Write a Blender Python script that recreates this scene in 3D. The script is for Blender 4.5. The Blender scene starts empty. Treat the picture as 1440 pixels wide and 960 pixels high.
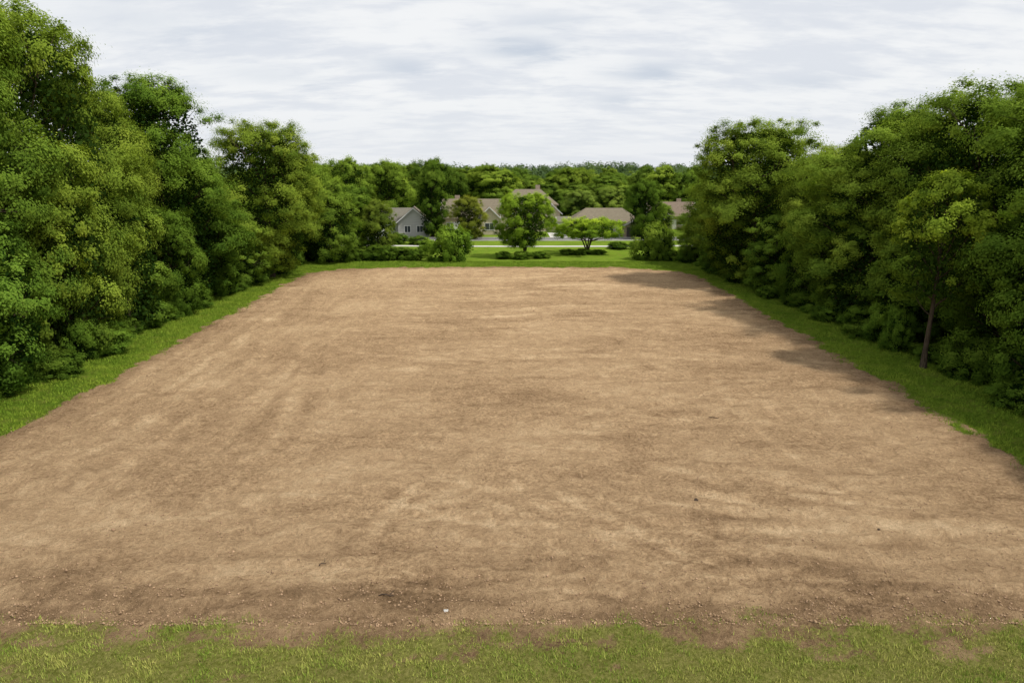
import bpy, math, numpy as np
from mathutils import Vector
scn = bpy.context.scene
COL = scn.collection
scn.view_settings.view_transform = 'Standard'
scn.view_settings.look = 'None'
scn.view_settings.exposure = 0

# ------------------------------------------------------------------ noise
class VN:
    def __init__(s, seed):
        s.g = np.random.default_rng(seed).random((256, 256))
    def __call__(s, x, y):
        xi = np.floor(x).astype(int); yi = np.floor(y).astype(int)
        fx = x - xi; fy = y - yi
        fx = fx*fx*(3-2*fx); fy = fy*fy*(3-2*fy)
        a = s.g[xi & 255, yi & 255]; b = s.g[(xi+1) & 255, yi & 255]
        c = s.g[xi & 255, (yi+1) & 255]; d = s.g[(xi+1) & 255, (yi+1) & 255]
        return (a*(1-fx)+b*fx)*(1-fy)+(c*(1-fx)+d*fx)*fy
def fbm(seed, x, y, octv=4, rough=.5):
    t = 0; a = 1; s = 0
    for i in range(octv):
        t = t + a*VN(seed+i)(x*2**i+17.3*i, y*2**i+5.1*i); s += a; a *= rough
    return t/s
def sstep(a, b, x):
    t = np.clip((x-a)/(b-a), 0, 1); return t*t*(3-2*t)

# ------------------------------------------------------------------ node helpers
def newmat(name):
    m = bpy.data.materials.new(name); m.use_nodes = True
    nt = m.node_tree; nt.nodes.clear()
    return m, nt
def nd(nt, t, **kw):
    n = nt.nodes.new(t)
    for k, v in kw.items(): setattr(n, k, v)
    return n
def lk(nt, a, b): nt.links.new(a, b)
def mth(nt, op, a, b=None, c=None, clamp=False):
    n = nt.nodes.new('ShaderNodeMath'); n.operation = op; n.use_clamp = clamp
    for i, v in enumerate((a, b, c)):
        if v is None: continue
        if isinstance(v, (int, float)): n.inputs[i].default_value = v
        else: nt.links.new(v, n.inputs[i])
    return n.outputs[0]
def mixc(nt, f, a, b, mode='MIX'):
    n = nt.nodes.new('ShaderNodeMix'); n.data_type = 'RGBA'; n.blend_type = mode
    for i, v in ((0, f), (6, a), (7, b)):
        if isinstance(v, (int, float)): n.inputs[i].default_value = v
        elif isinstance(v, tuple): n.inputs[i].default_value = (*v, 1) if len(v) == 3 else v
        else: nt.links.new(v, n.inputs[i])
    return n.outputs[2]
def maprange(nt, v, a, b, c=0., d=1., smooth=True):
    n = nt.nodes.new('ShaderNodeMapRange')
    if smooth: n.interpolation_type = 'SMOOTHSTEP'
    nt.links.new(v, n.inputs[0])
    for i, q in enumerate((a, b, c, d)): n.inputs[i+1].default_value = q
    return n.outputs[0]
def noise(nt, vec, scale, detail=4, rough=.5, dist=0., sc=(1, 1, 1), rot=0.):
    mp = nt.nodes.new('ShaderNodeMapping'); mp.inputs['Scale'].default_value = sc; mp.inputs['Rotation'].default_value = (0, 0, rot)
    nt.links.new(vec, mp.inputs[0])
    n = nt.nodes.new('ShaderNodeTexNoise')
    n.inputs['Scale'].default_value = scale; n.inputs['Detail'].default_value = detail
    n.inputs['Roughness'].default_value = rough; n.inputs['Distortion'].default_value = dist
    nt.links.new(mp.outputs[0], n.inputs['Vector'])
    return n.outputs[0]

# ------------------------------------------------------------------ materials
def ground_material(name, use_attr):
    m, nt = newmat(name)
    out = nd(nt, 'ShaderNodeOutputMaterial'); bs = nd(nt, 'ShaderNodeBsdfDiffuse')
    lk(nt, bs.outputs[0], out.inputs[0])
    P = nd(nt, 'ShaderNodeNewGeometry').outputs['Position']
    g1 = noise(nt, P, .22, 4, .6); g2 = noise(nt, P, 9, 4, .75); g3 = noise(nt, P, 1.3, 4, .6)
    gr = mixc(nt, maprange(nt, g1, .35, .65), (.125, .205, .020), (.18, .27, .026))
    gr = mixc(nt, maprange(nt, g3, .45, .75), gr, (.22, .24, .045))
    gr = mixc(nt, maprange(nt, g2, .38, .62, .5, 0.), gr, (.05, .085, .010))
    sep = nd(nt, 'ShaderNodeSeparateXYZ'); lk(nt, P, sep.inputs[0])
    if use_attr:
        at = nd(nt, 'ShaderNodeAttribute', attribute_name='mask')
        sa = nd(nt, 'ShaderNodeSeparateColor'); lk(nt, at.outputs['Color'], sa.inputs[0])
        grassy, track, dark = sa.outputs[0], sa.outputs[1], sa.outputs[2]
        near = maprange(nt, sep.outputs[1], 17.5, 24, 1., 0.)
        gr = mixc(nt, mth(nt, 'MULTIPLY', near, .8), gr, mixc(nt, maprange(nt, g2, .35, .65), (.18, .18, .04), (.33, .29, .10)))
        n_l = noise(nt, P, .13, 5, .62, .6, (.8, 1.15, 1))
        n_h = noise(nt, P, .5, 6, .66, 1.3, (.34, 1.25, 1), .08)
        n_v = noise(nt, P, .5, 6, .66, 1.2, (1.2, .25, 1), .08)
        n_m = noise(nt, P, 1.4, 7, .74, .9)
        n_f = noise(nt, P, 7, 6, .78)
        n_g = noise(nt, P, 34, 3, .7)
        side = maprange(nt, mth(nt, 'ADD', sep.outputs[0], mth(nt, 'MULTIPLY', n_l, 14.)), -8, 1, .8, 0.)
        sc_ = nd(nt, 'ShaderNodeMix', data_type='FLOAT'); lk(nt, side, sc_.inputs[0]); lk(nt, n_h, sc_.inputs[2]); lk(nt, n_v, sc_.inputs[3])
        st = sc_.outputs[0]
        f = mth(nt, 'MULTIPLY', st, .38)
        f = mth(nt, 'MULTIPLY_ADD', n_l, .34, f)
        f = mth(nt, 'MULTIPLY_ADD', n_m, .50, f)
        f = mth(nt, 'MULTIPLY_ADD', mth(nt, 'SUBTRACT', track, .5), .40, f)
        f = mth(nt, 'MULTIPLY_ADD', dark, -.17, f)
        f = mth(nt, 'SUBTRACT', f, .085)
        cr = nd(nt, 'ShaderNodeValToRGB'); lk(nt, f, cr.inputs[0])
        e = cr.color_ramp.elements
        e[0].position = .24; e[0].color = (.19, .123, .069, 1)
        e[1].position = .72; e[1].color = (.76, .56, .345, 1)
        for p, c in ((.36, (.31, .205, .116, 1)), (.45, (.43, .290, .166, 1)), (.56, (.565, .391, .228, 1))):
            x = e.new(p); x.color = c
        ga = maprange(nt, n_l, .35, .62, 1., .5)
        dirt = mixc(nt, ga, cr.outputs[0], mixc(nt, 1., cr.outputs[0], mixc(nt, maprange(nt, n_f, .3, .66), (.56, .53, .50), (1.18, 1.18, 1.18)), 'MULTIPLY'))
        dirt = mixc(nt, .8, dirt, mixc(nt, maprange(nt, n_g, .3, .6), (.70, .69, .68), (1.08, 1.08, 1.08)), 'MULTIPLY')
        gm = mth(nt, 'ADD', grassy, mth(nt, 'MULTIPLY', mth(nt, 'SUBTRACT', n_f, .5), 1.7))
        gm = mth(nt, 'ADD', gm, mth(nt, 'MULTIPLY', mth(nt, 'SUBTRACT', n_m, .5), .9))
        gm = maprange(nt, gm, .32, .76)
        col = mixc(nt, gm, dirt, gr)
        hh = mth(nt, 'MULTIPLY_ADD', n_m, 1.4, mth(nt, 'MULTIPLY_ADD', n_g, .14, n_f))
        hh = mth(nt, 'MULTIPLY_ADD', st, 1.2, hh)
        bp = nd(nt, 'ShaderNodeBump'); bp.inputs['Strength'].default_value = 1.; bp.inputs['Distance'].default_value = .22
        lk(nt, hh, bp.inputs['Height']); lk(nt, bp.outputs[0], bs.inputs['Normal'])
    else:
        col = gr
        bp = nd(nt, 'ShaderNodeBump'); bp.inputs['Strength'].default_value = .8; bp.inputs['Distance'].default_value = .1
        lk(nt, g2, bp.inputs['Height']); lk(nt, bp.outputs[0], bs.inputs['Normal'])
    lk(nt, col, bs.inputs['Color'])
    return m
M_GROUND = ground_material('grass_ground', False)
M_FIELD = ground_material('soil_and_grass', True)

def leaf_material(name, haze=0.):
    m, nt = newmat(name)
    out = nd(nt, 'ShaderNodeOutputMaterial'); bs = nd(nt, 'ShaderNodeBsdfDiffuse')
    tr = nd(nt, 'ShaderNodeBsdfTranslucent'); mx = nd(nt, 'ShaderNodeMixShader'); mx.inputs[0].default_value = .36
    at = nd(nt, 'ShaderNodeAttribute', attribute_name='leaf')
    s = nd(nt, 'ShaderNodeSeparateColor'); lk(nt, at.outputs['Color'], s.inputs[0])
    oi = nd(nt, 'ShaderNodeObjectInfo')
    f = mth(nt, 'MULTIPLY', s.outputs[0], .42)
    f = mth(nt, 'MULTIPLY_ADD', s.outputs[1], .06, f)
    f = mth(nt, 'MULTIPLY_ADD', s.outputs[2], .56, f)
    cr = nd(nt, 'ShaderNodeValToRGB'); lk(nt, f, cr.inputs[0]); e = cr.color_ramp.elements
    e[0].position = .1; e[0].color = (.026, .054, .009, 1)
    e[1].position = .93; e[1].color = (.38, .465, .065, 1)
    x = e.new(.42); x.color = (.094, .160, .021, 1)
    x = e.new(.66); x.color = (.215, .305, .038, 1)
    c = mixc(nt, 1., cr.outputs[0], oi.outputs['Color'], 'MULTIPLY')
    if haze: c = mixc(nt, haze, c, (.115, .16, .12))  # aerial haze painted into the leaf colour
    lk(nt, c, bs.inputs['Color'])
    lk(nt, mixc(nt, 1., c, (1.25, 1.25, .75), 'MULTIPLY'), tr.inputs[0])
    lk(nt, bs.outputs[0], mx.inputs[1]); lk(nt, tr.outputs[0], mx.inputs[2]); lk(nt, mx.outputs[0], out.inputs[0])
    return m
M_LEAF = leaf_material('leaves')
M_FAR = leaf_material('hazy_distant_leaves', .35)

def grass_blade_material():
    m, nt = newmat('grass_blades')
    out = nd(nt, 'ShaderNodeOutputMaterial'); bs = nd(nt, 'ShaderNodeBsdfDiffuse')
    at = nd(nt, 'ShaderNodeAttribute', attribute_name='leaf')
    lk(nt, at.outputs['Color'], bs.inputs['Color']); lk(nt, bs.outputs[0], out.inputs[0])
    return m
M_BLADE = grass_blade_material()

def simple_mat(name, col, col2=None, scale=3., rough=.8, sc=(1, 1, 1), bump=.0, spec=.3, coord='Object'):
    m, nt = newmat(name)
    out = nd(nt, 'ShaderNodeOutputMaterial'); bs = nd(nt, 'ShaderNodeBsdfPrincipled')
    bs.inputs['Roughness'].default_value = rough; bs.inputs['Specular IOR Level'].default_value = spec
    tc = nd(nt, 'ShaderNodeTexCoord')
    n = noise(nt, tc.outputs[coord], scale, 6, .65, .2, sc)
    c2 = col2 or tuple(x*.7 for x in col)
    lk(nt, mixc(nt, maprange(nt, n, .35, .65), c2, col), bs.inputs['Base Color'])
    if bump:
        bp = nd(nt, 'ShaderNodeBump'); bp.inputs['Strength'].default_value = bump; bp.inputs['Distance'].default_value = .05
        lk(nt, n, bp.inputs['Height']); lk(nt, bp.outputs[0], bs.inputs['Normal'])
    lk(nt, bs.outputs[0], out.inputs[0])
    return m
M_BARK = simple_mat('bark', (.10, .075, .05), (.04, .03, .02), 4, .9, (3, 3, .5), .8, .1)
M_CLOD = simple_mat('soil_clod', (.42, .28, .17), (.26, .17, .10), 6, .95)
M_STONE = simple_mat('pale_stone', (.5, .48, .44), None, 8)
M_WOOD = simple_mat('dead_wood', (.07, .045, .03), None, 8)
M_ROOF1 = simple_mat('roof_shingles_brown', (.22, .188, .135), (.15, .128, .094), 2.2, .9, (1, 4, 4), .3, .05)
M_ROOF2 = simple_mat('roof_shingles_grey', (.19, .178, .145), (.135, .125, .10), 2.2, .9, (1, 4, 4), .3, .05)
M_ROOF3 = simple_mat('roof_shingles_red', (.22, .17, .13), (.155, .12, .092), 2.2, .9, (1, 4, 4), .3, .05)
M_W_GREY = simple_mat('siding_grey', (.42, .42, .39), (.35, .35, .33), 2, .8, (.3, .3, 8))
M_W_BEIGE = simple_mat('siding_beige', (.48, .40, .29), (.40, .33, .23), 2, .8, (.3, .3, 8))
M_W_CREAM = simple_mat('stucco_cream', (.54, .47, .34), (.46, .40, .28), 2, .85)
M_W_PINK = simple_mat('brick_pinkish', (.38, .30, .23), (.29, .22, .17), 5, .85)
M_TRIM = simple_mat('white_trim', (.7, .7, .68), (.62, .62, .6), 3, .6)
M_DARKDOOR = simple_mat('dark_garage_door', (.09, .075, .07), (.06, .05, .05), 3, .6, (1, 1, 6))
M_GLASS = simple_mat('window_glass', (.05, .06, .07), (.03, .035, .04), 1, .08, spec=.8)
M_CONC = simple_mat('concrete', (.56, .54, .50), (.45, .43, .40), .6, .85)
M_ASPH = simple_mat('asphalt', (.17, .165, .155), (.12, .115, .11), .8, .9)

# ------------------------------------------------------------------ mesh helpers
def np_mesh(name, verts, faces, mat, attr=None, attr_name='leaf', smooth=False):
    me = bpy.data.meshes.new(name)
    nv, (nf, k) = len(verts), faces.shape
    me.vertices.add(nv); me.vertices.foreach_set('co', np.asarray(verts, np.float32).ravel())
    me.loops.add(nf*k); me.loops.foreach_set('vertex_index', faces.astype(np.int32).ravel())
    me.polygons.add(nf)
    me.polygons.foreach_set('loop_start', np.arange(0, nf*k, k, dtype=np.int32))
    if smooth: me.polygons.foreach_set('use_smooth', np.ones(nf, bool))
    if attr is not None:
        a = me.attributes.new(attr_name, 'FLOAT_COLOR', 'POINT')
        c = np.ones((nv, 4), np.float32); c[:, :3] = attr
        a.data.foreach_set('color', c.ravel())
    me.update(calc_edges=True); me.validate()
    me.materials.append(mat)
    return me
def py_mesh(name, verts, faces, mat):
    me = bpy.data.meshes.new(name); me.from_pydata(verts, [], faces); me.update(); me.materials.append(mat)
    return me
def add(name, data, loc=(0, 0, 0), parent=None, rot=0., **props):
    o = bpy.data.objects.new(name, data); COL.objects.link(o)
    o.location = loc; o.rotation_euler = (0, 0, rot)
    if parent: o.parent = parent
    for k, v in props.items(): o[k] = v
    return o
def unit(a): return a/np.maximum(np.linalg.norm(a, axis=1, keepdims=True), 1e-9)

def leaf_quads(rng, C, N, size, attr, asp=.62):
    n = len(C)
    t = unit(np.cross(N, unit(rng.normal(size=(n, 3)))))
    b = np.cross(N, t)
    L = size[:, None]*.5; W = L*asp
    V = np.empty((n, 4, 3))
    V[:, 0] = C-t*L; V[:, 1] = C+b*W-t*L*.1-N*L*.12; V[:, 2] = C+t*L; V[:, 3] = C-b*W-t*L*.1-N*L*.12
    F = np.arange(n*4).reshape(n, 4)
    return V.reshape(-1, 3), F, np.repeat(attr, 4, axis=0)

PROF = {
 'full': ([0, .08, .3, .55, .75, .9, 1], [.62, .86, 1, 1, .92, .74, .4]),
 'round': ([0, .15, .45, .7, .88, 1], [.45, .82, 1, .98, .82, .42]),
 'tall': ([0, .1, .3, .6, .85, 1], [.7, .9, 1, .97, .80, .42]),
 'umbrella': ([0, .3, .6, .85, 1], [.6, 1, 1, .8, .5]),
 'bush': ([0, .3, .6, .85, 1], [.92, 1, .97, .82, .45]),
}
def crown_data(seed, H, R, base, nlobe, npuff, nleaf, prof='full', lsize=.22, pscale=1., lobe=(.34, .5)):
    rng = np.random.default_rng(seed)
    px, py = PROF[prof]
    ph = rng.random(3)*6.28
    i = np.arange(nlobe)
    t = (i+.5)/nlobe; t = np.clip(t**.85+rng.normal(0, .05, nlobe), .02, 1)
    a = i*2.39996+rng.normal(0, .5, nlobe)
    env = R*np.interp(t, px, py)*(1+.07*np.sin(2*a+ph[0])+.06*np.sin(5*a+ph[1]+t*5))
    lr = R*rng.uniform(lobe[0], lobe[1], nlobe)
    dist = np.maximum(env-lr*.95, 0)*rng.uniform(.88, 1.06, nlobe)
    z = base+(H-base)*t
    z = np.clip(z, base+lr*.5, H-lr*.85)
    LC = np.stack([dist*np.cos(a), dist*np.sin(a), z], 1)
    np_ = nlobe*npuff
    d = rng.normal(size=(np_, 3))
    lc = np.repeat(LC, npuff, 0); lrr = np.repeat(lr, npuff)
    outw = lc.copy(); outw[:, 2] = (lc[:, 2]-(base+(H-base)*.4))*.7
    d = unit(unit(d)+.5*unit(outw)+np.array([0, 0, .1]))
    pr = rng.uniform(.35, 1.0, np_)*pscale
    PC = lc+d*(lrr*rng.uniform(.60, 1.08, np_))[:, None]
    PC[:, 2] = np.maximum(PC[:, 2], base+.1)
    tint = np.clip(.5+rng.normal(0, .10, np_)+np.repeat(rng.normal(0, .15, nlobe), npuff), 0, 1)
    n = np_*nleaf
    ld = unit(rng.normal(size=(n, 3)))
    rr = rng.random(n)**.5*(1+.6*rng.random(n)**3)
    pd = np.repeat(d, nleaf, 0); prr = np.repeat(pr, nleaf)
    wob = 1+.45*np.sin(ld[:, 0]*5+np.repeat(rng.random(np_)*6, nleaf))*np.cos(ld[:, 1]*4+ld[:, 2]*3)
    off = ld*(rr*prr*wob)[:, None]*np.array([1.1, 1.1, .88])
    C = np.repeat(PC, nleaf, 0)+off
    C[:, 2] -= .10*(off[:, 0]**2+off[:, 1]**2)/np.maximum(prr, .1)
    C[:, 2] = np.maximum(C[:, 2], .05)
    N = unit(ld*.45+pd*.95+np.array([0, 0, .22])+rng.normal(size=(n, 3))*.2)
    baked_light = np.clip(.27+.20*np.minimum(rr, 1.2)*(.5+.5*(ld*pd).sum(1))+.18*(.5+.5*pd[:, 2])+.26*(C[:, 2]-base)/(H-base)+rng.normal(0, .03, n), 0, 1)  # light and shade painted in: upper and outward leaves lighter, lower and inner darker
    at = np.stack([np.repeat(tint, nleaf), rng.random(n), baked_light], 1)
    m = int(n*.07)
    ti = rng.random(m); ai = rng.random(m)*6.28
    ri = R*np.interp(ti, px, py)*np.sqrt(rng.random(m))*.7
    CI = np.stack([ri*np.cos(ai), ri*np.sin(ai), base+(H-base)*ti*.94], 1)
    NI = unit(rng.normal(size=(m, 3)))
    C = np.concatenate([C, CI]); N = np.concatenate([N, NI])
    at = np.concatenate([at, np.stack([np.full(m, .1), rng.random(m), np.full(m, .05)], 1)])  # inner fill leaves coloured darkest, painted shade inside the crown
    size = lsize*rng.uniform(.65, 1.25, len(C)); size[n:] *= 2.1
    return rng, C, N, size, at, LC, PC
def tube(path, rad, seg=8):
    path = np.asarray(path, float); n = len(path)
    T = np.gradient(path, axis=0); T = unit(T)
    ref = np.tile(np.array([[1., .13, .07]]), (n, 1))
    A = unit(np.cross(T, ref)); B = np.cross(T, A)
    th = np.linspace(0, 2*np.pi, seg, endpoint=False)
    V = path[:, None]+(A[:, None]*np.cos(th)[None, :, None]+B[:, None]*np.sin(th)[None, :, None])*np.asarray(rad)[:, None, None]
    F = []
    for i in range(n-1):
        for j in range(seg):
            F.append((i*seg+j, i*seg+(j+1) % seg, (i+1)*seg+(j+1) % seg, (i+1)*seg+j))
    return V.reshape(-1, 3), np.array(F)
def merge(parts):
    V = []; F = []; o = 0
    for v, f in parts: V.append(v); F.append(f+o); o += len(v)
    return np.concatenate(V), np.concatenate(F)
def make_tree(seed, H, R, base, nlobe=26, npuff=9, nleaf=300, prof='full', lsize=.22, pscale=1., tr=.32, stems=1, lobe=(.34, .5), lean=.05):
    rng, C, N, size, at, LC, PC = crown_data(seed, H, R, base, nlobe, npuff, nleaf, prof, lsize, pscale, lobe)
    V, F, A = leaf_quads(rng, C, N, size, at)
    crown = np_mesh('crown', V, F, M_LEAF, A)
    parts = []
    k = np.linspace(0, 1, 9)
    trunks = []
    for s in range(stems):
        ang = rng.random()*6.28 if stems == 1 else s*6.28/stems+rng.random()
        sp = lean*R if stems == 1 else .35*R
        p = np.stack([np.cos(ang)*sp*k**1.1+.08*np.sin(k*5+s), np.sin(ang)*sp*k**1.1+.08*np.cos(k*4+s), -.1+k*H*.86], 1)
        p[0, :2] *= .3
        r = tr/(stems**.5)*(1-.85*k)+.02; r[0] *= 1.5
        trunks.append(p); parts.append(tube(p, r, 10))
    idx = rng.permutation(len(LC))[:min(24, len(LC))]
    for q in idx:
        e = LC[q]; p0 = trunks[rng.integers(len(trunks))]
        zt = np.clip(e[2]*.72-.3, H*.12, H*.7)
        s = np.array([np.interp(zt, p0[:, 2], p0[:, 0]), np.interp(zt, p0[:, 2], p0[:, 1]), zt])
        kk = np.linspace(0, 1, 6)[:, None]
        mid = s*.5+e*.5+np.array([0, 0, -.06*H*.5])+rng.normal(0, .15, 3)
        p = (1-kk)**2*s+2*kk*(1-kk)*mid+kk**2*e
        r0 = tr*.36
        parts.append(tube(p, r0*(1-.8*kk[:, 0]), 6))
        for w in range(5):
            tp = PC[q*npuff+w % npuff]
            kk2 = np.linspace(0, 1, 4)[:, None]
            parts.append(tube(p[4]*(1-kk2)+tp*kk2+np.array([0, 0, .1])*np.sin(kk2*3.1), r0*.3*(1-.7*kk2[:, 0]), 4))
    v, f = merge(parts)
    trunk = np_mesh('trunk', v, f, M_BARK, smooth=True)
    return dict(crown=crown, trunk=trunk, H=H, R=R)

T = [make_tree(11, 20, 6, 1.0, 29, 23, 265, 'full', .15, .76, lobe=(.32, .52)),
     make_tree(23, 19, 6, .9, 27, 24, 265, 'tall', .15, .76, lobe=(.34, .52)),
     make_tree(37, 17, 6.5, 1.4, 27, 24, 265, 'round', .15, .76, lobe=(.32, .50)),
     make_tree(41, 18, 6.2, 1.1, 32, 21, 260, 'full', .15, .74, lobe=(.28, .46))]
SAP = make_tree(55, 12, 2.9, 4.6, 18, 11, 170, 'full', .14, .44, tr=.15, lean=.01, lobe=(.28, .42))
CENT = make_tree(61, 9, 4.3, 1.7, 24, 13, 220, 'round', .15, .6, tr=.28, stems=4, lobe=(.28, .44))
UMB = make_tree(67, 5.6, 4.5, 2.7, 28, 9, 130, 'umbrella', .14, .5, tr=.2, stems=5, lobe=(.14, .22))
MID = [make_tree(71, 12, 5, .6, 20, 14, 190, 'full', .21, .78, lobe=(.34, .52)), make_tree(73, 13, 4, .8, 18, 14, 190, 'tall', .21, .73, lobe=(.36, .54))]
def make_shrub(seed, H, R, nl, nleaf, ls):
    rng, C, N, size, at, LC, PC = crown_data(seed, H, R, .05, nl, 10, nleaf, 'bush', ls, .45)
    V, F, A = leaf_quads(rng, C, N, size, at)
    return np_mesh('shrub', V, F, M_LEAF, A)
SH = [make_shrub(81, 3, 2.2, 14, 130, .14), make_shrub(83, 2.6, 2.4, 14, 130, .13), make_shrub(85, 3.4, 2.0, 15, 130, .14)]

rs = np.random.default_rng(5)
def tree(v, x, y, h, r, col=(1, 1, 1), label='tall leafy green broadleaf tree at the grass edge', group='trees lining the bare field', name='broadleaf_tree', rot=None):
    e = add(name, None, (x, y, 0), rot=rs.random()*6.28 if rot is None else rot, label=label, category='tree')
    if group: e['group'] = group
    e.scale = (r/v['R'], r/v['R'], h/v['H'])
    e.empty_display_size = .5
    c = add('crown', v['crown'], parent=e); t = add('trunk', v['trunk'], parent=e)
    c.color = (*col, 1)
    return e
def shrub(v, x, y, h, r, col=(1, 1, 1), label='dense green shrub at the foot of the trees', group='shrubs under the tree line'):
    o = add('shrub', SH[v], (x, y, 0), rot=rs.random()*6.28, label=label, category='shrub')
    if group: o['group'] = group
    hb = (3, 2.6, 3.4)[v]; rb = (2.2, 2.4, 2.0)[v]
    o.scale = (r/rb, r/rb, h/hb); o.color = (*col, 1)
    return o

Yg = (1.06, 1.02, 1.0); Dg = (.58, .68, .64); Mg = (.9, .94, .92)
for v, x, y, h, r, c in [
    (0, -35, 24, 20, 6.2, Mg), (3, -34, 34, 21.5, 6, Mg), (0, -33.6, 41.5, 23.6, 6.8, Mg), (2, -33.0, 49.5, 22.2, 6.9, Yg),
    (1, -33.6, 58, 18.6, 5.4, Yg), (1, -32.0, 66, 20.0, 6.9, (.74, .84, .8)), (3, -34.5, 76, 13.5, 5.5, Mg), (2, -28.6, 84, 17.4, 7.2, (1.05, 1.0, .95))]:
    tree(T[v], x, y, h, r, c)
for y in (40, 49, 58, 67, 76, 86, 96):
    tree(T[int(rs.integers(4))], -42+rs.normal(0, 1), y+rs.normal(0, 1.2), rs.uniform(13., 14.5), 6, Mg)
for x, y, h, r, c in [(-29.3, 38.5, 10, 3.8, (.64, .78, .78)), (-29.6, 46.5, 11.5, 3.8, Yg), (-29.8, 54.5, 10, 3.4, Mg), (-29.5, 61, 9, 3, Dg), (-29.8, 71, 9, 3.4, Dg), (-29.5, 77, 8, 3, Mg)]:
    tree(MID[int(rs.integers(2))], x, y, h, r, c, 'lower leafy green tree leaning over the grass verge')
for v, x, y, h, r, c in [
    (0, 32.5, 15, 15, 6.3, Mg), (3, 32.5, 24, 15.5, 6.3, Mg), (2, 32.5, 33, 16.4, 6.2, Dg), (3, 32.6, 41.5, 17.2, 6.7, (.66, .74, .7)), (2, 32.8, 50.5, 17.6, 7.3, (.82, .86, .84)),
    (0, 31.5, 60, 17.2, 7.3, Mg), (1, 31.3, 70, 14.4, 5.8, Yg), (2, 26.6, 79, 17.2, 8.0, (1.0, .98, .95)), (3, 30.5, 89, 13.5, 6, Mg), (2, 27.5, 97, 11, 5.6, Mg)]:
    tree(T[v], x, y, h, r, c)
for y in (36, 46, 56, 66, 76, 87, 98):
    tree(T[int(rs.integers(4))], 40+rs.normal(0, 1), y+rs.normal(0, 1.2), rs.uniform(13.5, 15.), 6, Mg)
for x, y, h, r, c in [(28.6, 36, 9, 3.2, Dg), (29.6, 51.5, 8.5, 3.2, Dg), (28, 57, 8, 3, Mg), (27.5, 65, 9, 3.4, Dg), (26.6, 72, 8, 3, (.72, .84, .82)), (26.2, 86, 8, 3.4, Dg)]:
    tree(MID[int(rs.integers(2))], x, y, h, r, c, 'lower leafy green tree leaning over the grass verge')
tree(SAP, 25.9, 43.2, 12.2, 2.9, (1.45, 1.35, 1.15), 'slender young tree with exposed trunk and light green crown', None)
y = 27.
while y < 96:
    for xx, sg in ((-29.6, -1), (27.1, 1)):
        dx = 1.6 if (xx > 0 and 38.5 < y < 47.5) else (-.9 if (xx < 0 and y < 48) else 0)
        shrub(int(rs.integers(3)), xx+sg*(dx+rs.uniform(-.9, 1.0))+(-.8 if xx > 0 and y > 66 else 0), y+rs.uniform(-.8, .8), rs.uniform(.9, 2.9), rs.uniform(1.1, 2.3),
              tuple(np.array(Dg)*rs.uniform(.75, 1.2)))
    y += 2.6
tree(CENT, 1.9, 106, 9.2, 4.3, (1.2, 1.25, .9), 'round bright green tree with several stems on the lawn', None, rot=.4)
tree(UMB, 11.7, 111, 5.4, 5.8, (1.45, 1.45, .95), 'low spreading light green tree with many thin stems', None, rot=1.)
for x, y, h, r, c, l in [(-8.7, 101, 4.7, 3.5, (.8, .92, .75), 'large rounded green shrub on the lawn'),
                     (20.6, 103, 4.8, 3.3, (.82, .86, .8), 'upright olive green shrub beside the tree line')]:
    shrub(1, x, y, h, r, c, l, None)
for x, y, h, r in [(-1.2, 104.3, 1.0, 1.6), (1.4, 103.8, 1.1, 1.8), (4.1, 104.6, 1., 1.5), (8.6, 110, .8, 1.5), (10.8, 109.6, .9, 1.6), (13.2, 110, .7, 1.5), (22.5, 101, 1.6, 1.8), (24.5, 98, 2.2, 2), (17.5, 118, 1.2, 2), (21, 118, 1.3, 2),
                   (-13.5, 115, 1.6, 1.8), (-16.5, 126, 1.4, 2.2), (-20.5, 127, 1.8, 2.4), (-12.5, 140.5, 1.4, 1.8), (2.5, 142, 1.5, 2), (14, 141, 1.2, 2)]:
    shrub(1, x, y, h, r, (.6, .70, .62), 'low clipped green shrub on the lawn', 'low shrubs on the lawn')
for x in np.arange(-31, -13, 1.9):
    shrub(int(rs.integers(3)), x, 100.5+rs.normal(0, .5)+(x+31)*.12, rs.uniform(1.4, 2.4), rs.uniform(1.4, 1.9), (.55, .64, .58), 'dark green shrub in a hedge row', 'hedge row along the lawn')
for v, x, y, h, r, c, l in [
    (0, -24.9, 98, 9.6, 4, Mg, 'leafy green tree behind a dark hedge'), (1, -29.5, 101, 12, 4.6, Dg, 'leafy green tree behind a dark hedge'),
    (0, -19.9, 106, 8.2, 3.0, (.85, .80, .85), 'olive green tree behind a dark hedge'), (1, -26, 118, 10, 4, Dg, 'leafy green tree behind a dark hedge'),
    (1, -15.6, 141, 14.2, 3.4, (.55, .64, .6), 'tall dark green oval tree beside a house'),
    (0, -8.2, 136, 7.9, 3.6, (1.05, .84, .9), 'small brownish olive tree in front of a house'),
    (0, 25.2, 138, 10.9, 3.7, (.55, .64, .6), 'dark green round tree beside a house'),
    (0, 17, 178, 8.2, 4.5, (1.1, 1.05, 1.5), 'pale olive tree behind the houses'), (0, 25, 182, 8.8, 4.5, (1.1, 1.05, 1.4), 'pale olive tree behind the houses'),
    (0, 31, 150, 6, 3, Mg, 'leafy tree beside a house')]:
    tree(MID[v], x, y, h, r, c, l, 'trees around the houses')
rr = np.random.default_rng(9)
for i in range(84):
    x = -85+175*((i*0.618) % 1); y = 160+rr.random()*95
    if abs(x-8) < 36 and y < 182: y += 24
    hh = rr.uniform(8.5, 14.5)+(1.5 if x < -15 else 0)
    tree(MID[int(rr.integers(2))], x, y, hh, rr.uniform(4.2, 7.2), tuple(np.array([(.56, .64, .66), (.88, .9, .85), (.70, .77, .78)][i % 3])*rr.uniform(.9, 1.15)),
         'leafy green tree in the wood behind the houses', 'wood behind the houses')
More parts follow.
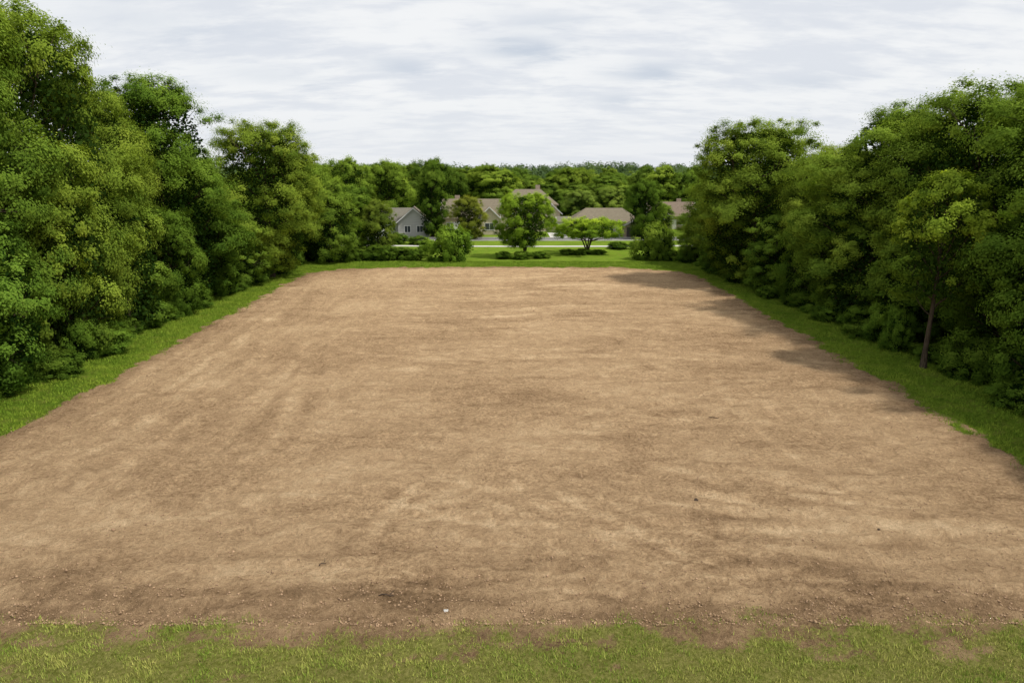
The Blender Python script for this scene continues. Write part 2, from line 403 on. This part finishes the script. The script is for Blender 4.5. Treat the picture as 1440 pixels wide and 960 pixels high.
for x, y, h, r in [(-34, 150, 15., 6), (-27, 158, 14.6, 6), (-40, 140, 14, 6), (-38, 118, 12.5, 5), (43, 128, 12, 6), (38, 118, 10, 5), (47, 150, 13, 6), (-31, 126, 11, 5)]:
    tree(MID[0], x, y, h, r, (.95, .98, .92), 'leafy green tree in the wood behind the houses', 'wood behind the houses')
# ---- far wood as one mass
Cs = []; Ns = []; Ss = []; As = []
rf = np.random.default_rng(77)
for i in range(900):
    y = 255+(rf.random()**.8)*380; x = (rf.random()-.5)*(1.7*y)
    H = rf.uniform(9.5, 15.)+(y-235)*.022+1.6*math.sin(x*.028+y*.01); R = rf.uniform(4, 9)
    nl = 480
    d = unit(rf.normal(size=(nl, 3))); d[:, 2] = np.abs(d[:, 2])*1.1-.25
    bump = 1+.2*np.sin(d[:, 0]*6+i)*np.sin(d[:, 1]*6+i*2)+.10*np.sin(d[:, 2]*11+i)
    C = np.array([x, y, H*.55])+d*bump[:, None]*np.array([R, R, H*.42])+rf.normal(0, .3, (nl, 3))
    Cs.append(C); Ns.append(unit(d+rf.normal(0, .25, (nl, 3))+np.array([0, 0, .2]))); Ss.append(rf.uniform(.7, 1.4, nl))
    As.append(np.stack([np.full(nl, np.clip(rf.normal(.42, .22), 0, 1)), rf.random(nl), np.clip(.35+.25*d[:, 2], 0, 1)], 1))  # crown tops coloured lighter, top light painted into the leaves
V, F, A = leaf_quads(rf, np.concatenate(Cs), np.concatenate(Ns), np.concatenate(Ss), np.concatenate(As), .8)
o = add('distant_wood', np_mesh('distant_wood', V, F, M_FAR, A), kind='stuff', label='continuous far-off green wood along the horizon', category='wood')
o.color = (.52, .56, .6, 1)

# ------------------------------------------------------------------ ground
def sd(x, y):
    dL = x+22.6+.035*y; dR = 21.2-x+.014*y; dF = 93.5-y-.002*(x+2)**2; dN = y-16.9
    q = np.minimum(dL, dR)
    k = 10.; h = np.clip(.5+.5*(dF-q)/k, 0, 1); far = dF*(1-h)+q*h-k*h*(1-h)
    return np.minimum(far, dN)
def gmask(x, y):
    d = sd(x, y)
    near = sstep(19.0, 17.0, y)
    n = (fbm(100, x*.9, y*.9, 4, .6)-.5)
    n2 = (fbm(120, x*.35, y*.5, 3, .6)-.5)
    w = .45+near*.65
    g = sstep(w, -w, d+n*1.8*(1+.3*near)+n2*1.0)
    patch = sstep(.30, .62, fbm(140, x*.9, y*1.6, 5, .72)+.10*sstep(16.8, 14.8, y))
    g = g*(1-near*(1-(.42+.58*patch)))
    return g
step = .16
xs = np.arange(-32, 30.01, step); ys = np.arange(7, 101.01, step)
X, Y = np.meshgrid(xs, ys, indexing='ij')
G = gmask(X, Y); D = sd(X, Y)
track = np.zeros_like(X); rut = np.zeros_like(X)
def rutline(pts, w=.3, light=1.):
    pts = np.array(pts, float)
    t = np.linspace(0, 1, len(pts)); tt = np.linspace(0, 1, 900)
    deg = min(4, len(pts)-1)
    qx = np.polyval(np.polyfit(t, pts[:, 0], deg), tt); qy = np.polyval(np.polyfit(t, pts[:, 1], deg), tt)
    for a, b, k in zip(qx[::2], qy[::2], tt[::2]):
        i = int((a-xs[0])/step); j = int((b-ys[0])/step); m = 9
        if i < m or j < m or i >= len(xs)-m or j >= len(ys)-m: continue
        sl = (slice(i-m, i+m+1), slice(j-m, j+m+1))
        dd = np.hypot(X[sl]-a, Y[sl]-b)
        fade = math.sin(math.pi*min(max(k, .02), .98))**.6
        v = light*fade*np.exp(-(dd/w)**2)
        track[sl] = np.where(abs(v) > abs(track[sl]), v, track[sl])
        rut[sl] = np.maximum(rut[sl], fade*np.exp(-(dd/(w*.7))**2))
rng_t = np.random.default_rng(12)
def fan(pts, n, spread, w, a0=.8):
    pts = np.array(pts, float)
    for q in range(n):
        o_ = (q-(n-1)/2)*spread
        d_ = np.gradient(pts, axis=0); nn = np.stack([-d_[:, 1], d_[:, 0]], 1); nn /= np.linalg.norm(nn, axis=1)[:, None]
        pp = pts+nn*(o_+rng_t.normal(0, spread*.25))+rng_t.normal(0, .2, pts.shape)
        rutline(pp, w=w*rng_t.uniform(.8, 1.5), light=a0*(1 if q % 2 == 0 else -.6)*rng_t.uniform(.4, 1))
fan([(-3.6, 19), (-3.9, 21.5), (-3.4, 24), (-2.2, 26.5), (0, 29)], 6, .6, .22, .9)
fan([(5.5, 18.6), (3.2, 20.8), (.8, 22.8), (-2, 24.6), (-6, 25.8), (-12, 26.4)], 6, .55, .22, .95)
fan([(8, 19), (5.6, 21), (3.2, 23.4), (1.4, 26.4), (.6, 30)], 5, .55, .2, .9)
fan([(-17, 19.5), (-9, 21.5), (0, 21), (8, 19.6), (18, 21)], 5, .8, .28, .6)
fan([(4, 24), (8, 22.5), (13, 22.8), (19, 24.5)], 6, .7, .25, .85)
fan([(5, 29), (9, 26), (14, 24), (19.5, 23.5)], 5, .7, .25, .75)
fan([(-2, 33), (6, 34), (11, 37), (17, 42)], 4, .9, .3, .55)
fan([(14, 26), (12.5, 33), (13, 41), (15, 50)], 4, .8, .3, .45)
fan([(-18, 22), (-16.5, 30), (-16.5, 40), (-18, 52)], 6, 1.1, .35, .6)
fan([(-12, 20), (-11, 28), (-11.5, 36), (-13, 46)], 5, .9, .3, .55)
fan([(-21, 28), (-21.3, 42), (-22, 58), (-23, 76)], 5, .9, .4, .55)
fan([(-13, 50), (-4, 46), (6, 47), (16, 44)], 6, 1.1, .4, .5)
fan([(-16, 62), (-3, 60), (7, 63), (18, 60)], 6, 1.5, .5, .5)
fan([(-18, 75), (-3, 73), (7, 76), (18, 73)], 6, 2., .6, .5)
fan([(-19, 86), (-3, 85), (7, 87), (18, 85)], 4, 1.6, .6, .5)
brk = sstep(.34, .62, fbm(200, X*.9, Y*.9, 4, .7))
track *= brk; rut *= (.1+.6*brk)
disturbed = np.clip(sstep(2.4, .1, D+2.6*(fbm(220, X*.6, Y*.6, 4, .65)-.5))*.7, 0, 1)
disturbed = np.maximum(disturbed, sstep(22.0, 18.0, Y+4*(fbm(230, X*.25, Y*.8, 4, .6)-.5))*.95*sstep(.40, .58, fbm(240, X*.45, Y*1.3, 5, .68)+.02))
inside = sstep(-.5, 1.5, D)
ridge = 1-np.abs(2*fbm(360, X*.55, Y*1.5, 4, .6)-1)
Z = .13+inside*((fbm(300, X*.35, Y*.9, 4, .55)-.5)*.22+(fbm(320, X*1.6, Y*2.2, 3, .6)-.5)*.15-rut*.07+(ridge-.8)*.20*sstep(34, 18, Y))
Z += disturbed*(fbm(340, X*2.5, Y*2.5, 3, .7)-.5)*.28
Z += (1-inside)*(fbm(350, X*1.1, Y*1.1, 3, .6)-.5)*.05
bord = np.minimum(np.minimum(X-xs[0], xs[-1]-X), np.minimum(Y-ys[0], ys[-1]-Y))
Z = .006+np.maximum(Z, .012)*sstep(0, 2.5, bord)
AT = np.stack([G, track*.5+.5, disturbed], -1).reshape(-1, 3)
Vv = np.stack([X, Y, Z], -1).reshape(-1, 3)
nx, ny = X.shape
I = np.arange(nx*ny).reshape(nx, ny)
F = np.stack([I[:-1, :-1], I[1:, :-1], I[1:, 1:], I[:-1, 1:]], -1).reshape(-1, 4)
isd = (sd(Vv[:, 0], Vv[:, 1])+.8*(fbm(100, Vv[:, 0]*.9, Vv[:, 1]*.9, 4, .6)-.5) > 0)[F[:, 0]]
def sub(name, sel):
    f = F[sel]; u, inv = np.unique(f, return_inverse=True)
    return np_mesh(name, Vv[u], inv.reshape(-1, 4), M_FIELD, AT[u], 'mask', True)
add('dirt_field', sub('dirt_field', isd), kind='structure', label='bare light brown graded soil with faint tyre tracks')
add('grass_verge', sub('grass_verge', ~isd), kind='structure', label='strip of green grass around the bare soil')
s = 2500
add('ground', py_mesh('ground', [(-s, -s, 0), (s, -s, 0), (s, s, 0), (-s, s, 0)], [(0, 1, 2, 3)], M_GROUND), kind='structure', label='wide green grassy ground')

def zat(x, y):
    i = np.clip(((x-xs[0])/step).astype(int), 0, nx-1); j = np.clip(((y-ys[0])/step).astype(int), 0, ny-1)
    return Z[i, j]
def blades(seed, n, x0, x1, y0, y1, h, w, c1, c2, off=0.):
    r = np.random.default_rng(seed)
    x = r.uniform(x0, x1, n); y = r.uniform(y0, y1, n)
    g = gmask(x, y)
    cl = fbm(400, x*2.2, y*2.2, 3, .6)
    keep = r.random(n) < np.clip(g*1.2-off, 0, 1)*(.15+.85*sstep(.3, .58, cl))
    x, y, cl, g = x[keep], y[keep], cl[keep], g[keep]; n = len(x)
    z = zat(x, y)
    a = r.random(n)*6.28; H = h*r.uniform(.4, 1.3, n)*(.4+1.1*cl); W = w*r.uniform(.6, 1.3, n)
    lean = H*r.uniform(0, .9, n); b = r.random(n)*6.28
    V = np.empty((n, 3, 3))
    V[:, 0] = np.stack([x-np.cos(a)*W, y-np.sin(a)*W, z-.01], 1); V[:, 1] = np.stack([x+np.cos(a)*W, y+np.sin(a)*W, z-.01], 1)
    V[:, 2] = np.stack([x+np.cos(b)*lean, y+np.sin(b)*lean, z+H], 1)
    t = np.clip(r.random(n)*.7+fbm(420, x*.9, y*.9, 3)*1.3-.5, 0, 1)[:, None]
    c = np.array(c1)*(1-t)+np.array(c2)*t
    return V.reshape(-1, 3), np.arange(n*3).reshape(n, 3), np.repeat(c, 3, 0)
bl = [blades(1, 240000, -20, 20, 12.5, 19.3, .085, .010, (.17, .27, .03), (.48, .46, .13), .12),
      blades(2, 150000, -30.5, -21.5, 22, 98, .13, .022, (.12, .205, .02), (.27, .35, .04)),
      blades(3, 130000, 20, 28, 20, 98, .13, .022, (.12, .205, .02), (.25, .33, .038)),
      blades(4, 90000, -30, 28, 90, 100.5, .12, .03, (.13, .22, .022), (.23, .32, .035))]
V = []; F2 = []; A = []; o_ = 0
for v, f, a in bl: V.append(v); F2.append(f+o_); A.append(a); o_ += len(v)
add('grass', np_mesh('grass', np.concatenate(V), np.concatenate(F2), M_BLADE, np.concatenate(A)), kind='stuff', label='short green and straw coloured grass blades', category='grass')

rc = np.random.default_rng(31)
n = 90000
x = rc.uniform(-24, 22, n); y = 17+rc.random(n)**2.*50
dd = sd(x, y); i = np.clip(((x-xs[0])/step).astype(int), 0, nx-1); j = np.clip(((y-ys[0])/step).astype(int), 0, ny-1)
keep = (dd > -.3) & (rc.random(n) < .05+.75*disturbed[i, j]+.5*sstep(.5, .7, fbm(500, x*.7, y*.7, 4, .65)))
x, y = x[keep], y[keep]; n = len(x); z = zat(x, y)
sz = .009+.030*rc.random(n)**3+.03*(rc.random(n) > .993)
octa = np.array([(1, 0, 0), (0, 1, 0), (-1, 0, 0), (0, -1, 0), (0, 0, .8), (0, 0, -.8)])
of = np.array([(0, 1, 4), (1, 2, 4), (2, 3, 4), (3, 0, 4), (1, 0, 5), (2, 1, 5), (3, 2, 5), (0, 3, 5)])
th = rc.random(n)*6.28
V = octa[None]*sz[:, None, None]*rc.uniform(.6, 1.6, (n, 6, 1))
Vx = V[..., 0]*np.cos(th)[:, None]-V[..., 1]*np.sin(th)[:, None]; Vy = V[..., 0]*np.sin(th)[:, None]+V[..., 1]*np.cos(th)[:, None]
V = np.stack([Vx+x[:, None], Vy+y[:, None], V[..., 2]+z[:, None]+sz[:, None]*.2], -1)
F3 = (of[None]+np.arange(n)[:, None, None]*6).reshape(-1, 3)
add('soil_clods', np_mesh('soil_clods', V.reshape(-1, 3), F3, M_CLOD), kind='stuff', label='small brown lumps of loose soil', category='soil')

def rock(x, y, s, mat, name, label, cat, st=(1, 1, .6)):
    import bmesh
    bm = bmesh.new(); bmesh.ops.create_icosphere(bm, subdivisions=2, radius=1)
    r = np.random.default_rng(int(abs(x*100)+y))
    for v in bm.verts:
        k = s*(1+.25*math.sin(v.co.x*4+x)+.15*math.cos(v.co.y*5+y)+r.uniform(-.08, .08)); v.co = Vector((v.co.x*k*st[0], v.co.y*k*st[1], v.co.z*k*st[2]))
    me = bpy.data.meshes.new(name); bm.to_mesh(me); bm.free(); me.materials.append(mat)
    add(name, me, (x, y, float(zat(np.array([x]), np.array([y]))[0])+s*.25), rot=r.random()*3, label=label, category=cat)
rock(-1.85, 17.65, .06, M_STONE, 'stone', 'small pale stone lying on bare soil', 'stone')
rock(1.4, 17.1, .07, M_CLOD, 'stone', 'small brown stone lying on bare soil', 'stone')
rock(6.9, 24.6, .08, M_WOOD, 'stone', 'brown lump of stone on bare soil', 'stone')
rock(12.6, 22.3, .05, M_WOOD, 'stone', 'small dark stone lying on bare soil', 'stone')
for (x, y, L, a) in [(-3.6, 18.2, .45, .1), (10.1, 33.8, .5, 2.7), (-5.9, 20, .25, .9)]:
    k = np.linspace(0, 1, 6)
    p = np.stack([(k-.5)*L, .04*np.sin(k*6), .02+.02*np.sin(k*4)], 1)
    q = np.stack([.1+k*.12, .03+k*.14, .03+k*.03], 1)
    v, f = merge([tube(p, .022*(1-.5*k), 6), tube(q, .012*(1-.5*k), 5)])
    add('fallen_stick', np_mesh('fallen_stick', v, f, M_WOOD), (x, y, float(zat(np.array([x]), np.array([y]))[0])+.02), rot=a, label='short dark dead stick lying on bare soil', category='stick', group='sticks on the soil')

# ------------------------------------------------------------------ roads
def box(name, x0, x1, y0, y1, z0, z1, mat):
    v = [(x0, y0, z0), (x1, y0, z0), (x1, y1, z0), (x0, y1, z0), (x0, y0, z1), (x1, y0, z1), (x1, y1, z1), (x0, y1, z1)]
    f = [(3, 2, 1, 0), (4, 5, 6, 7), (0, 1, 5, 4), (1, 2, 6, 5), (2, 3, 7, 6), (3, 0, 4, 7)]
    return py_mesh(name, v, f, mat)
def strip(name, x0, x1, yf, w, z, mat, **kw):
    V = []; F = []; k = 60
    for i in range(k+1):
        x = x0+(x1-x0)*i/k; yy = yf(x)
        V += [(x, yy-w/2, z), (x, yy+w/2, z)]
        if i: F.append((2*i-2, 2*i, 2*i+1, 2*i-1))
    return add(name, py_mesh(name, V, F, mat), **kw)
strip('footpath', -60, 70, lambda x: 122.5+.0016*(x-5)**2, 2.0, .02, M_CONC, kind='structure', label='pale concrete footpath across the lawn')
strip('road', -90, 90, lambda x: 136+.0012*(x-5)**2, 5.6, .016, M_ASPH, kind='structure', label='grey asphalt street with pale kerbs')
def kerb(off):
    V = []; F = []; k = 60
    for i in range(k+1):
        x = -90+180*i/k; yy = 136+.0012*(x-5)**2+off
        V += [(x, yy-.15, 0), (x, yy-.15, .13), (x, yy+.15, .13), (x, yy+.15, 0)]
        if i:
            a = 4*i-4; b = 4*i
            F += [(a, b, b+1, a+1), (a+1, b+1, b+2, a+2), (a+2, b+2, b+3, a+3)]
    add('kerb', py_mesh('kerb', V, F, M_CONC), kind='structure', label='pale concrete kerb of the street')
kerb(-2.96); kerb(2.96)
for x0, x1, yb in ((-12.5, -7.5, 148), (21, 25, 146), (7.5, 11, 152)):
    add('driveway', box('driveway', x0, x1, 139.3, yb, .004, .03, M_CONC), kind='structure', label='pale concrete driveway leading to a house')

# ------------------------------------------------------------------ houses
def gable_block(par, cx, cy, w, d, h, rh, wm, rm, rot=0., over=.45, hip=False, chim=None, z0=0.):
    rt = (cx, cy, z0)
    if hip:
        wall = box('wall', -w/2, w/2, -d/2, d/2, 0, h, wm)
        W = w/2+over; Dd = d/2+over; rl = max(w/2-d/2*.75, .3); t = .22
        v = [(-W, -Dd, h+.003), (W, -Dd, h+.003), (W, Dd, h+.003), (-W, Dd, h+.003), (-W, -Dd, h+t), (W, -Dd, h+t), (W, Dd, h+t), (-W, Dd, h+t), (-rl, 0, h+rh), (rl, 0, h+rh)]
        f = [(3, 2, 1, 0), (0, 1, 5, 4), (1, 2, 6, 5), (2, 3, 7, 6), (3, 0, 4, 7), (4, 5, 9, 8), (5, 6, 9), (6, 7, 8, 9), (7, 4, 8)]
    else:
        v = [(-w/2, -d/2, 0), (w/2, -d/2, 0), (w/2, d/2, 0), (-w/2, d/2, 0), (-w/2, -d/2, h), (w/2, -d/2, h), (w/2, d/2, h), (-w/2, d/2, h), (-w/2, 0, h+rh), (w/2, 0, h+rh)]
        f = [(3, 2, 1, 0), (0, 1, 5, 4), (2, 3, 7, 6), (1, 2, 6, 9, 5), (3, 0, 4, 8, 7), (4, 5, 9, 8), (6, 7, 8, 9)]
        wall = py_mesh('wall', v, f, wm)
        s = rh/(d/2); W = w/2+over; t = .2; e = .01
        pr = [(-d/2-over, h-over*s+e), (0, h+rh+e), (d/2+over, h-over*s+e), (d/2+over, h-over*s+t), (0, h+rh+t*1.1), (-d/2-over, h-over*s+t)]
        v = [(-W, a, b) for a, b in pr]+[(W, a, b) for a, b in pr]
        f = [(i, (i+1) % 6, 6+(i+1) % 6, 6+i) for i in range(6)]+[(0, 5, 4, 1), (1, 4, 3, 2), (6, 7, 10, 11), (7, 8, 9, 10)]
    wo = add('wall', wall, rt, par, rot)
    ro = add('roof', py_mesh('roof', v, f, rm), rt, par, rot)
    if not hip:
        for sgn in (-1, 1):
            X0 = sgn*(w/2+over+.003); X1 = X0+sgn*.06
            vv = [(X0, a, b) for a, b in pr]+[(X1, a, b) for a, b in pr]
            add('verge_board', py_mesh('verge_board', vv, f, M_TRIM), (0, 0, 0), ro)
    if chim:
        add('chimney', box('chimney', chim[0]-.5, chim[0]+.5, chim[1]-.35, chim[1]+.35, h+.3, h+rh+.9, M_W_PINK), (0, 0, 0), ro)
    return wo
def window(par, x, y, z, w, h):
    o = add('window', box('window', -w/2, w/2, -.03, 0, 0, h, M_GLASS), (x, y-.002, z), par)
    V = []; F = []
    for (a, b, c, d) in [(-w/2-.1, -w/2, -.1, h+.1), (w/2, w/2+.1, -.1, h+.1), (-w/2, w/2, h, h+.1), (-w/2, w/2, -.1, 0), (-.03, .03, 0, h)]:
        k = len(V)
        V += [(a, -.07, c), (b, -.07, c), (b, -.035, c), (a, -.035, c), (a, -.07, d), (b, -.07, d), (b, -.035, d), (a, -.035, d)]
        F += [tuple(k+q for q in g) for g in [(3, 2, 1, 0), (4, 5, 6, 7), (0, 1, 5, 4), (1, 2, 6, 5), (2, 3, 7, 6), (3, 0, 4, 7)]]
    add('frame', py_mesh('frame', V, F, M_TRIM), (0, 0, 0), o)
def door(par, x, y, w=1., h=2.1, mat=None, name='door'):
    o = add(name, box(name, -w/2, w/2, -.05, 0, 0, h, mat or M_TRIM), (x, y-.002, .02), par)
    add('handle', box('handle', w*.38, w*.42, -.1, -.05, 1., 1.12, M_GLASS), (0, 0, 0), o)
def house(name, x, y, rot, label):
    return add(name, None, (x, y, 0), rot=rot, label=label, category='house')

h = house('house', -20.9, 145, .1, 'grey single storey house with white trimmed front gable')
gable_block(h, -3.5, 2.5, 9, 7, 2.9, 2.3, M_W_GREY, M_ROOF2, chim=(-1, 0))
gable_block(h, 1.2, -.5, 8, 6.0, 3.0, 2.5, M_W_GREY, M_ROOF1, rot=math.pi/2)
window(h, 0, -4.5, 1, 1.1, 1.2); window(h, 2.4, -4.5, 1, 1.1, 1.2); window(h, -3.2, -1.0, 1, 1.4, 1.2); window(h, -6.2, -1.0, 1, 1.2, 1.2); door(h, -4.8, -1.0)
h = house('house', -8.2, 152, 0, 'beige house with long brown shingle roof')
gable_block(h, -.4, 1, 11.5, 9, 3.4, 3.4, M_W_BEIGE, M_ROOF1, chim=(-3, .8))
gable_block(h, 3.6, -2.2, 6, 4.6, 3.2, 2.2, M_W_CREAM, M_ROOF1, rot=math.pi/2)
window(h, 3.6, -5.2, 1, 1.8, 1.3); window(h, -4.6, -3.5, 1, 1.4, 1.3); door(h, .4, -3.5)
door(h, -2.2, -3.5, 3.2, 2.4, M_TRIM, 'garage_door')
h = house('house', 3.6, 163, 0, 'tall cream two storey house with hipped brown roof')
gable_block(h, 0, 0, 12.4, 9, 5.4, 3.4, M_W_CREAM, M_ROOF1, hip=True, chim=(2.2, 1))
gable_block(h, 4.2, -5.2, 4.8, 5.2, 4.0, 2.4, M_W_CREAM, M_ROOF1, rot=math.pi/2)
for xx in (-4, -1.5): window(h, xx, -4.5, 1, 1.2, 1.4); window(h, xx, -4.5, 3.6, 1.2, 1.2)
window(h, 4.2, -7.6, 1.2, 1.8, 1.4); door(h, .2, -4.5)
h = house('garage', 12.0, 154, 0, 'low white garage with shallow pale roof'); h['category'] = 'garage'
gable_block(h, 0, 0, 4.6, 5, 2.2, .9, M_TRIM, M_ROOF2, over=.3)
door(h, 0, -2.5, 2.8, 1.9, M_DARKDOOR, 'garage_door')
h = house('house', 18.8, 147, 0, 'low house with large grey brown hipped roof and dark garage doors')
gable_block(h, -.1, 0, 14.2, 9, 2.3, 3.1, M_W_BEIGE, M_ROOF1, hip=True, over=.6)
gable_block(h, 5.3, -4.4, 3.6, 4.6, 2.1, 1.2, M_W_PINK, M_ROOF1, rot=math.pi/2)
door(h, 5.3, -6.2, 3.2, 1.9, M_DARKDOOR, 'garage_door')
for xx in (-5.2, -2.4, .6): window(h, xx, -4.5, .7, 1.4, 1.2)
door(h, 2.1, -4.5)
h = house('house', 36.3, 166, -.1, 'pinkish brick house with reddish brown roof')
gable_block(h, 0, 0, 10, 8, 3.0, 2.7, M_W_PINK, M_ROOF3, chim=(2, 1))
gable_block(h, -2.6, -3.6, 4, 4.6, 2.8, 1.8, M_W_CREAM, M_ROOF3, rot=math.pi/2)
window(h, -2.6, -5.6, 1, 1.6, 1.3); window(h, 2.4, -4, 1, 1.4, 1.3); door(h, 0.6, -4)

# ------------------------------------------------------------------ light, sky
EL = math.radians(57); AZ = math.radians(-24)
sv = Vector((math.cos(EL)*math.cos(AZ), math.cos(EL)*math.sin(AZ), math.sin(EL)))
L = bpy.data.lights.new('sun', 'SUN'); L.energy = 3.8; L.angle = math.radians(3); L.color = (1, .955, .87)
lo = bpy.data.objects.new('sun', L); COL.objects.link(lo); lo.location = (40, -10, 60); lo.rotation_euler = sv.to_track_quat('Z', 'Y').to_euler()
w = bpy.data.worlds.new('World'); scn.world = w; w.use_nodes = True
nt = w.node_tree; nt.nodes.clear()
out = nd(nt, 'ShaderNodeOutputWorld'); bg = nd(nt, 'ShaderNodeBackground'); bg.inputs[1].default_value = .1
lk(nt, bg.outputs[0], out.inputs[0])
sky = nd(nt, 'ShaderNodeTexSky'); sky.sky_type = 'NISHITA'; sky.sun_disc = False; sky.sun_elevation = EL; sky.sun_rotation = math.radians(90)-AZ
tc = nd(nt, 'ShaderNodeTexCoord'); sp = nd(nt, 'ShaderNodeSeparateXYZ'); lk(nt, tc.outputs['Generated'], sp.inputs[0])
zz = mth(nt, 'ADD', mth(nt, 'MAXIMUM', sp.outputs[2], 0.), .20)
cb = nd(nt, 'ShaderNodeCombineXYZ'); lk(nt, mth(nt, 'DIVIDE', sp.outputs[0], zz), cb.inputs[0]); lk(nt, mth(nt, 'DIVIDE', sp.outputs[1], zz), cb.inputs[1])
c1 = noise(nt, cb.outputs[0], 1.7, 6, .55, .2, (.9, 1.6, 1)); c2 = noise(nt, cb.outputs[0], 5.5, 6, .6, .2, (.8, 1.7, 1))
cf = mth(nt, 'MULTIPLY_ADD', c2, .42, mth(nt, 'MULTIPLY', c1, .58))
cf = maprange(nt, cf, .40, .58)
def blob(ax, el, wx, wz, amp):
    dx = mth(nt, 'DIVIDE', mth(nt, 'SUBTRACT', sp.outputs[0], ax), wx); dz = mth(nt, 'DIVIDE', mth(nt, 'SUBTRACT', sp.outputs[2], el), wz)
    dx = mth(nt, 'ADD', dx, mth(nt, 'MULTIPLY', mth(nt, 'SUBTRACT', c2, .5), 2.2)); dz = mth(nt, 'ADD', dz, mth(nt, 'MULTIPLY', mth(nt, 'SUBTRACT', c2, .5), -2.2))
    d2 = mth(nt, 'ADD', mth(nt, 'MULTIPLY', dx, dx), mth(nt, 'MULTIPLY', dz, dz))
    return mth(nt, 'MULTIPLY', mth(nt, 'EXPONENT', mth(nt, 'MULTIPLY', d2, -1.)), amp)
bb = blob(.02, .158, .06, .013, 1.)
for q in ((.18, .128, .05, .011, .9), (-.14, .135, .035, .010, .65), (-.42, .17, .10, .02, .4), (.36, .11, .06, .01, .4), (.14, .095, .03, .008, .6), (.05, .19, .06, .01, .5), (-.3, .12, .06, .012, .35)):
    bb = mth(nt, 'ADD', bb, blob(*q))
cc = mixc(nt, cf, (7.7, 8.0, 8.55), (9.3, 9.4, 9.5))
cc = mixc(nt, mth(nt, 'MINIMUM', bb, .95), cc, (6.0, 6.6, 7.5))
hz = maprange(nt, sp.outputs[2], 0., .12, 1., 0.)
cc = mixc(nt, mth(nt, 'MULTIPLY', hz, .6), cc, (8.1, 8.4, 8.9))
fin = mixc(nt, .94, sky.outputs[0], cc)
lk(nt, fin, bg.inputs[0])

# ------------------------------------------------------------------ camera
cam = bpy.data.cameras.new('camera'); co = bpy.data.objects.new('camera', cam); COL.objects.link(co)
cam.lens = 25; cam.sensor_width = 36; cam.clip_end = 6000
co.location = (0, 0, 12); co.rotation_euler = (math.radians(90-13.2), 0, 0)
scn.camera = co
